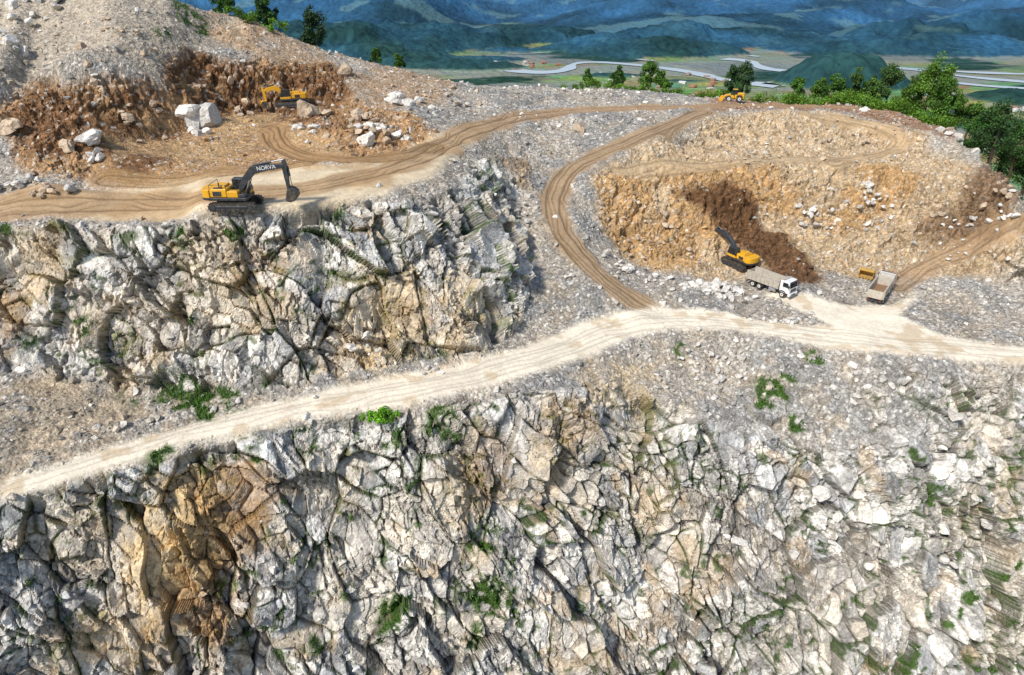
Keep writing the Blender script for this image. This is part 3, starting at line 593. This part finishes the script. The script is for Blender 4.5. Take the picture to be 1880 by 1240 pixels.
def prism(name,pts,y0,y1,mat,par,bev=.03):
    n=len(pts); V=[(p[0],y0,p[1]) for p in pts]+[(p[0],y1,p[1]) for p in pts]
    return obj(name,V,[tuple(range(n)),tuple(range(2*n-1,n-1,-1))]+[(i,(i+1)%n,n+(i+1)%n,n+i) for i in range(n)],mat,par,bev)
def plan(name,pts,z0,z1,mat,par,bev=.05):
    n=len(pts); V=[(p[0],p[1],z0) for p in pts]+[(p[0],p[1],z1) for p in pts]
    return obj(name,V,[tuple(range(n)),tuple(range(2*n-1,n-1,-1))]+[(i,(i+1)%n,n+(i+1)%n,n+i) for i in range(n)],mat,par,bev)
def rod(name,p,q,r,mat,par,k=12):
    v,f=limb(p,q,r,r,k); Fs=[tuple(a) for a in f]+[tuple(range(k)),tuple(range(2*k-1,k-1,-1))]
    return obj(name,v,Fs,mat,par)
def ribbon(pts,ws):
    a=np.array(pts,float); t=np.gradient(a,axis=0); t/=np.linalg.norm(t,axis=1)[:,None]; n=np.stack([-t[:,1],t[:,0]],1); w=np.array(ws)[:,None]/2
    return [tuple(p) for p in a+n*w]+[tuple(p) for p in (a-n*w)[::-1]]
def excavator(loc,yaw,slew,boom,tipstick,bucketpt,bcol=BLK,sc=1,text=None,name="excavator"):
    e=empty(name,loc,yaw,sc)
    for s,nm in ((1,"left"),(-1,"right")):
        y0,y1=sorted((s*1.12,s*1.75)); st=[]
        for i in range(9): a=math.pi/2+math.pi*i/8; st.append((-2.25+.5*math.cos(a),.52+.5*math.sin(a)))
        for i in range(9): a=-math.pi/2+math.pi*i/8; st.append((2.25+.5*math.cos(a),.52+.5*math.sin(a)))
        prism(nm+"_track_belt",st,y0,y1,TRK,e,0)
        per=[]
        for i in range(19):
            xx=-2.25+4.5*i/18; per+=[(xx,1.04,0),(xx,0.0,0)]
        for i in range(1,5):
            a=math.pi/2+math.pi*i/5; per.append((-2.25+.52*math.cos(a),.52+.52*math.sin(a),a)); a-=math.pi; per.append((2.25+.52*math.cos(a),.52+.52*math.sin(a),a))
        V=[];Fs=[]
        for (px,pz,a) in per:
            hw,hh=(.035,.05) if a==0 else (.05,.05); o=len(V)
            V+=[(px+i*hw,yy_,pz+k*hh) for i in (-1,1) for yy_ in (y0-.03,y1+.03) for k in (-1,1)]
            Fs+=[tuple(o+q for q in f) for f in [(0,1,3,2),(4,6,7,5),(0,4,5,1),(2,3,7,6),(0,2,6,4),(1,5,7,3)]]
        obj(nm+"_track_shoes",V,Fs,TRK,e)
        yo=y0-.05 if s<0 else y1+.05; yi=y1 if s<0 else y0
        for i,(xx,rr_) in enumerate([(-2.25,.36),(2.25,.36),(-1.5,.17),(-.9,.17),(-.3,.17),(.3,.17),(.9,.17),(1.5,.17)]):
            rod(nm+"_roller_%d"%i,(xx,yo,.52 if rr_>.3 else .25),(xx,yi,.52 if rr_>.3 else .25),rr_,BLK,e)
        box(nm+"_track_frame",-1.9,1.9,yo if s<0 else yo-.1,yo+.1 if s<0 else yo,.42,.72,BLK,e)
    box("undercarriage",-1.2,1.2,-1.15,1.15,.5,.95,BLK,e); rod("slew_ring",(0,0,.9),(0,0,1.25),.85,BLK,e,20)
    h=bpy.data.objects.new("upper_structure",None); scene.collection.objects.link(h); h.parent=e; h.rotation_euler=(0,0,slew)
    box("deck",-2.6,1.9,-1.45,1.45,1.25,1.6,BLK,h)
    arc=[(-2.4,-1.45),(-2.4,1.45)]+[(-2.6-1.0*math.sin(math.pi*i/8)**.6,1.45*math.cos(math.pi*i/8)) for i in range(9)]
    plan("counterweight",arc,1.28,2.55,YEL,h); 
    arc2=[(p[0]*1.004-.01,p[1]*1.012) for p in arc]; plan("counterweight_band",arc2,1.32,1.62,BLK,h,.01)
    box("engine_hood",-2.38,-.35,-1.38,1.38,1.62,2.62,YEL,h,.1); box("hood_grille",-2.0,-1.0,-1.43,1.43,1.8,2.35,BLK,h,.02)
    box("hood_top_cover",-2.1,-.7,-.7,.9,2.62,2.86,YEL,h,.06); rod("exhaust",(-1.3,-.9,2.6),(-1.3,-.9,3.25),.08,BLK,h); box("hood_top_vent",-1.9,-.9,-1.2,-.8,2.62,2.7,BLK,h,.01)
    box("fuel_tank",-.33,.95,-1.4,-.5,1.62,2.35,YEL,h,.06); box("tool_box",.97,1.75,-1.38,-.6,1.62,2.0,BLK,h,.04)
    prism("cab_glass",[(-.2,1.62),(1.75,1.62),(1.85,2.2),(1.5,3.25),(-.2,3.25)],.5,1.42,GLS,h)
    prism("cab_lower_panel",[(-.23,1.6),(1.78,1.6),(1.86,2.0),(-.23,2.05)],.47,1.45,YEL,h); box("cab_roof",-.25,1.6,.45,1.47,3.25,3.36,BLK,h)
    for i,xx in enumerate((-.2,.6)): 
        box("cab_pillar_%d"%i,xx-.03,xx+.07,.46,1.46,2.0,3.27,BLK,h,.01)
    for i,(a,b2) in enumerate([((-2.3,-1.35,2.6),(-2.3,-1.35,3.1)),((-.4,-1.35,2.6),(-.4,-1.35,3.1)),((-2.3,-1.35,3.1),(-.4,-1.35,3.1)),((-2.3,1.35,2.6),(-2.3,1.35,3.1)),((-2.3,1.35,3.1),(-2.3,-1.35,3.1)),((.9,-1.35,2.3),(.9,-1.35,3.0)),((-.3,-1.35,3.0),(.9,-1.35,3.0))]): rod("handrail_%d"%i,a,b2,.03,YEL if bcol is YEL else BLK,h,6)
    A0,B0,C0=boom
    m1=((A0[0]*.45+B0[0]*.55)-.1,(A0[1]*.45+B0[1]*.55)+.1); m2=(B0[0]*.5+C0[0]*.5,B0[1]*.5+C0[1]*.5+.1)
    prism("boom",ribbon([A0,m1,B0,m2,C0],[.45,.8,.95,.7,.4]),-.28,.28,bcol,h)
    ta,tb=tipstick; dx,dz=tb[0]-ta[0],tb[1]-ta[1]
    back=(ta[0]-dx*.25,ta[1]-dz*.25)
    prism("stick",ribbon([back,ta,((ta[0]*.5+tb[0]*.5),(ta[1]*.5+tb[1]*.5)),tb],[.3,.62,.5,.28]),-.22,.22,bcol,h)
    for s in (-.42,.42):
        bm_=((A0[0]+B0[0])/2+.5,(A0[1]+B0[1])/2+.15); b0=(A0[0]+.75,A0[1]-.35)
        mid=((b0[0]*.5+bm_[0]*.5),(b0[1]*.5+bm_[1]*.5))
        rod("boom_cylinder",(b0[0],s,b0[1]),(mid[0],s,mid[1]),.13,BLK,h); rod("boom_cylinder_rod",(mid[0],s,mid[1]),(bm_[0],s,bm_[1]),.07,STL,h)
    a0=(B0[0]+.1,B0[1]+.55); mid=(a0[0]*.4+back[0]*.6,a0[1]*.4+back[1]*.6)
    rod("arm_cylinder",(a0[0],0,a0[1]),(mid[0],0,mid[1]),.14,BLK,h); rod("arm_cylinder_rod",(mid[0],0,mid[1]),(back[0],0,back[1]),.07,STL,h)
    f0=(ta[0]+.35,ta[1]-.1) ; f1=(tb[0]+.45,tb[1]+.35); mid=((f0[0]+f1[0])/2,(f0[1]+f1[1])/2)
    rod("bucket_cylinder",(f0[0],0,f0[1]),(mid[0],0,mid[1]),.11,BLK,h); rod("bucket_cylinder_rod",(mid[0],0,mid[1]),(f1[0],0,f1[1]),.06,STL,h)
    rod("bucket_link",(f1[0],0,f1[1]),(tb[0]+.5,0,tb[1]-.2),.09,BLK,h)
    bx,bz=tb; a=bucketpt
    prof=[(.0,.1),(.55,.05),(.95,-.25),(1.05,-.75),(.8,-1.2),(.35,-1.4),(-.25,-1.35)]
    R2=[(bx+p[0]*math.cos(a)-p[1]*math.sin(a),bz+p[0]*math.sin(a)+p[1]*math.cos(a)) for p in prof]
    prism("bucket_shell",ribbon(R2,[.1]*7),-.75,.75,TRK if bcol is BLK else YEL,h,.01)
    for s in (-.78,.74): prism("bucket_side",R2,s,s+.05,TRK,h,0)
    for i in range(5):
        y_=-.66+i*.33; t0=R2[-1]; t1=(t0[0]-.28*math.cos(a)+.0,t0[1]-.28*math.sin(a)+.02); rod("tooth_%d"%i,(t0[0]+.05,y_,t0[1]),(t1[0],y_,t1[1]),.05,STL,h,6)
    if text:
        c=bpy.data.curves.new("boom_lettering","FONT"); c.body=text; c.size=.66; c.extrude=.005; c.align_x='CENTER'; c.align_y='CENTER'; c.materials.append(WHT)
        o=bpy.data.objects.new("boom_lettering",c); scene.collection.objects.link(o); o.parent=h; mx,mz=m2; o.location=(mx-.2,-.295,mz-.02); o.rotation_euler=(math.pi/2,-math.atan2(C0[1]-B0[1],C0[0]-B0[0]),0)
    return e
q=S(436,384)
excavator((q[0],q[1],q[2]+.05),math.radians(2),math.radians(-2),((.7,1.95),(2.7,4.55),(6.5,5.05)),((6.5,5.1),(6.6,2.35)),-.1,BLK,.98,"NORVA")
q=S(1356,488)
excavator((q[0],q[1],q[2]+.1),math.radians(118),0,((.7,1.95),(3.3,4.2),(6.4,4.6)),((6.4,4.65),(7.6,2.2)),.1,BLK,.95,None)
q=S(534,198)
excavator((q[0],q[1],q[2]+.2),math.radians(185),math.radians(15),((.7,1.95),(2.6,3.7),(4.9,3.2)),((4.9,3.3),(4.6,1.2)),.2,YEL,.86,None)
def wheel(name,x,y,par,r=.52,w=.32):
    rod(name+"_tyre",(x,y-w/2,r),(x,y+w/2,r),r,RUB,par,22); rod(name+"_rim",(x,y-w/2-.015,r),(x,y+w/2+.015,r),r*.55,WHT,par,14); rod(name+"_hub",(x,y-w/2-.06,r),(x,y+w/2+.06,r),r*.22,BLK,par,10)
def truck(loc,yaw,bedm,cabm,sc=1.,name="dump_truck"):
    e=empty(name,loc,yaw,sc)
    for i,xx in enumerate((3.0,-1.5,-2.85)):
        for s in (-1,1):
            wheel("wheel_%d_%s"%(i,'l' if s>0 else 'r'),xx,s*1.05,e)
            if i: wheel("inner_wheel_%d_%s"%(i,'l' if s>0 else 'r'),xx,s*.68,e)
        rod("axle_%d"%i,(xx,-1,.52),(xx,1,.52),.09,BLK,e)
    for s in (-.45,.4): box("chassis_rail",-3.9,3.9,s,s+.1,.72,1.0,BLK,e,.01)
    rod("fuel_tank",(.4,-1.0,.75),(1.6,-1.0,.75),.3,STL,e); box("battery_box",.4,1.5,.8,1.2,.55,1.0,BLK,e)
    prism("cab",[(2.35,.95),(4.25,.95),(4.28,1.9),(4.05,2.95),(3.8,3.1),(2.35,3.1)],-1.22,1.22,cabm,e,.06)
    prism("windshield",[(4.27,2.0),(4.3,2.0),(4.10,2.85),(4.05,2.85)],-1.08,1.08,GLS,e,0)
    for s in (-1.235,1.215): prism("side_window",[(2.9,2.0),(4.05,2.0),(3.88,2.8),(2.9,2.8)],s,s+.02,GLS,e,0); 
    for s in (-1.23,1.22): box("door_handle",2.95,3.15,s-.02,s+.03,1.75,1.82,BLK,e,0)
    box("grille",4.24,4.33,-.8,.8,1.15,1.75,BLK,e,.02); box("bumper",4.05,4.42,-1.23,1.23,.5,.98,cabm,e,.05); box("lower_bumper_grille",4.38,4.45,-.6,.6,.6,.85,BLK,e,.01)
    for s in (-1.1,.75): box("headlight",4.38,4.45,s,s+.35,.68,.9,LAMP,e,.02)
    for s in (-1,1): 
        rod("mirror_arm",(4.1,s*1.2,2.7),(4.25,s*1.5,2.6),.025,BLK,e,6); box("mirror",4.18,4.3,s*1.5-.1,s*1.5+.1,2.0,2.6,BLK,e,.02)
        prism("front_fender",[(2.35,.9),(2.45,1.15),(2.7,1.3),(3.3,1.3),(3.55,1.15),(3.65,.9),(3.55,.9),(3.4,1.1),(2.6,1.1),(2.45,.9)],s*1.24-.02,s*1.24+.02,BLK,e,0)
    box("sun_visor",4.0,4.32,-1.1,1.1,2.93,3.0,BLK,e,.01); rod("exhaust",(2.2,1.0,1.),(2.2,1.0,3.2),.08,STL,e)
    x0,x1=-4.2,2.05
    box("bed_floor",x0,x1,-1.15,1.15,1.15,1.28,bedm,e,.01)
    for s in (-1,1):
        V=[(x0,s*1.15,1.28),(x1,s*1.15,1.28),(x1,s*1.25,2.75),(x0,s*1.25,2.6),(x0,s*1.05,1.28),(x1,s*1.05,1.28),(x1,s*1.15,2.75),(x0,s*1.15,2.6)]
        obj("bed_side",V,[(0,1,2,3),(7,6,5,4),(3,2,6,7),(0,4,5,1),(0,3,7,4),(1,5,6,2)],bedm,e)
        for i in range(8):
            xx=x0+.15+i*(x1-x0-.3)/7; box("bed_rib_%d"%i,xx-.06,xx+.06,min(s*1.2,s*1.32),max(s*1.2,s*1.32),1.2,2.66,bedm,e,.01)
        box("bed_top_rail",x0,x1,min(s*1.13,s*1.33),max(s*1.13,s*1.33),2.66,2.8,bedm,e,.02)
    prism("bed_headboard",[(1.95,1.2),(2.1,1.2),(2.2,2.9),(3.0,3.2),(3.0,3.27),(2.1,3.0)],-1.2,1.2,bedm,e,.01)
    prism("tailgate",[(x0-.08,1.15),(x0+.02,1.15),(x0+.02,2.55),(x0-.08,2.55)],-1.15,1.15,bedm,e,.01)
    for i in range(5): box("tailgate_rib_%d"%i,x0-.16,x0-.08,-1.05+i*.5,-.95+i*.5,1.2,2.5,bedm,e,.01)
    V=[];n=10
    for i in range(n+1):
        for j in range(5): V.append((x0+.05+(x1-x0-.15)*i/n,-1.03+2.06*j/4,1.32+random.uniform(0,.16)))
    obj("soil_residue",V,[(i*5+j,(i+1)*5+j,(i+1)*5+j+1,i*5+j+1) for i in range(n) for j in range(4)],SOI,e)
    box("rear_bar",-4.15,-4.0,-1.1,1.1,.6,.75,BLK,e,.01)
    for s in (-1.0,.8): box("tail_lamp",-4.2,-4.13,s,s+.2,.78,.92,RED,e,.01)
    return e
q=S(1413,534); truck((q[0],q[1],q[2]+.1),math.radians(-52),BED,WHT,.9)
q=S(1613,546); truck((q[0],q[1],q[2]+.1),math.radians(52),BED,WHT,.92)
def loader(loc,yaw,sc=1,name="wheel_loader"):
    e=empty(name,loc,yaw,sc)
    for xx in (1.5,-1.5):
        for s in (-1,1): wheel("wheel",xx,s*1.1,e,.8,.6)
    box("rear_frame",-2.9,-.2,-.8,.8,.8,1.9,YEL,e,.1); box("engine_cover",-2.9,-.9,-.75,.75,1.9,2.4,YEL,e,.12); box("radiator_grille",-2.98,-2.88,-.6,.6,1.1,2.1,BLK,e,.02)
    box("front_frame",-.1,2.0,-.6,.6,.8,1.6,YEL,e,.1); prism("cab",[(-.85,1.9),(.4,1.9),(.5,2.5),(.3,3.3),(-.85,3.3)],-.65,.65,GLS,e); box("cab_roof",-.95,.45,-.72,.72,3.3,3.42,YEL,e,.03)
    for s in (-.65,.45): prism("lift_arm",ribbon([(1.,1.9),(2.2,1.7),(3.2,.9)],[.35,.4,.3]),s,s+.2,YEL,e,.02)
    rod("tilt_cylinder",(1.0,0,2.0),(2.9,0,1.5),.1,STL,e)
    R2=[(3.1,1.5),(3.0,1.0),(3.05,.5),(3.4,.2),(4.3,.12)]; prism("bucket_shell",ribbon(R2,[.08]*5),-1.4,1.4,YEL,e,.01)
    for s in (-1.44,1.4): prism("bucket_side",R2+[(3.6,1.3)],s,s+.05,YEL,e,0)
    for s in (-1,1):
        prism("fender",[(-2.4,1.5),(-2.1,1.75),(-.9,1.75),(-.6,1.5),(-.7,1.65),(-1.0,1.85),(-2.1,1.85)],min(s*.8,s*1.4),max(s*.8,s*1.4),BLK,e,0)
q=S(1346,186); loader((q[0],q[1],q[2]),math.radians(170),.76)
e=empty("excavator_bucket",S(1588,512),.9,1.15)
R2=[(.0,1.1),(.5,1.25),(1.0,1.1),(1.25,.7),(1.2,.3),(.8,.06),(.1,.05)]; prism("bucket_shell",ribbon(R2,[.1]*7),-.9,.9,DYL,e,.01)
for s in (-.95,.9): prism("bucket_side",R2,s,s+.05,DYL,e,0)
for i in range(5): rod("tooth",(.1,-.8+i*.4,.06),(-.35,-.8+i*.4,.1),.08,DYL,e,6)
for s in (-.35,.25): prism("bucket_ear",[(.3,1.2),(.9,1.15),(.6,1.7)],s,s+.1,DYL,e,0)
# ------------------------------------------------------------ light
sd=Vector((-.46,-.52,.72)).normalized()
el=math.asin(sd.z); rot=math.atan2(sd.x,sd.y)
w=bpy.data.worlds.new("World"); scene.world=w; w.use_nodes=True; nt=w.node_tree
sky=nt.nodes.new("ShaderNodeTexSky"); sky.sky_type='NISHITA'; sky.sun_disc=False; sky.sun_elevation=el; sky.sun_rotation=rot
bg=nt.nodes["Background"]; nt.links.new(sky.outputs[0],bg.inputs[0]); bg.inputs[1].default_value=.15
sun=bpy.data.lights.new("sun","SUN"); sun.energy=4.3; sun.angle=math.radians(7); sun.color=(1,.955,.885)
so=bpy.data.objects.new("sun",sun); scene.collection.objects.link(so); so.rotation_euler=sd.to_track_quat('Z','Y').to_euler()
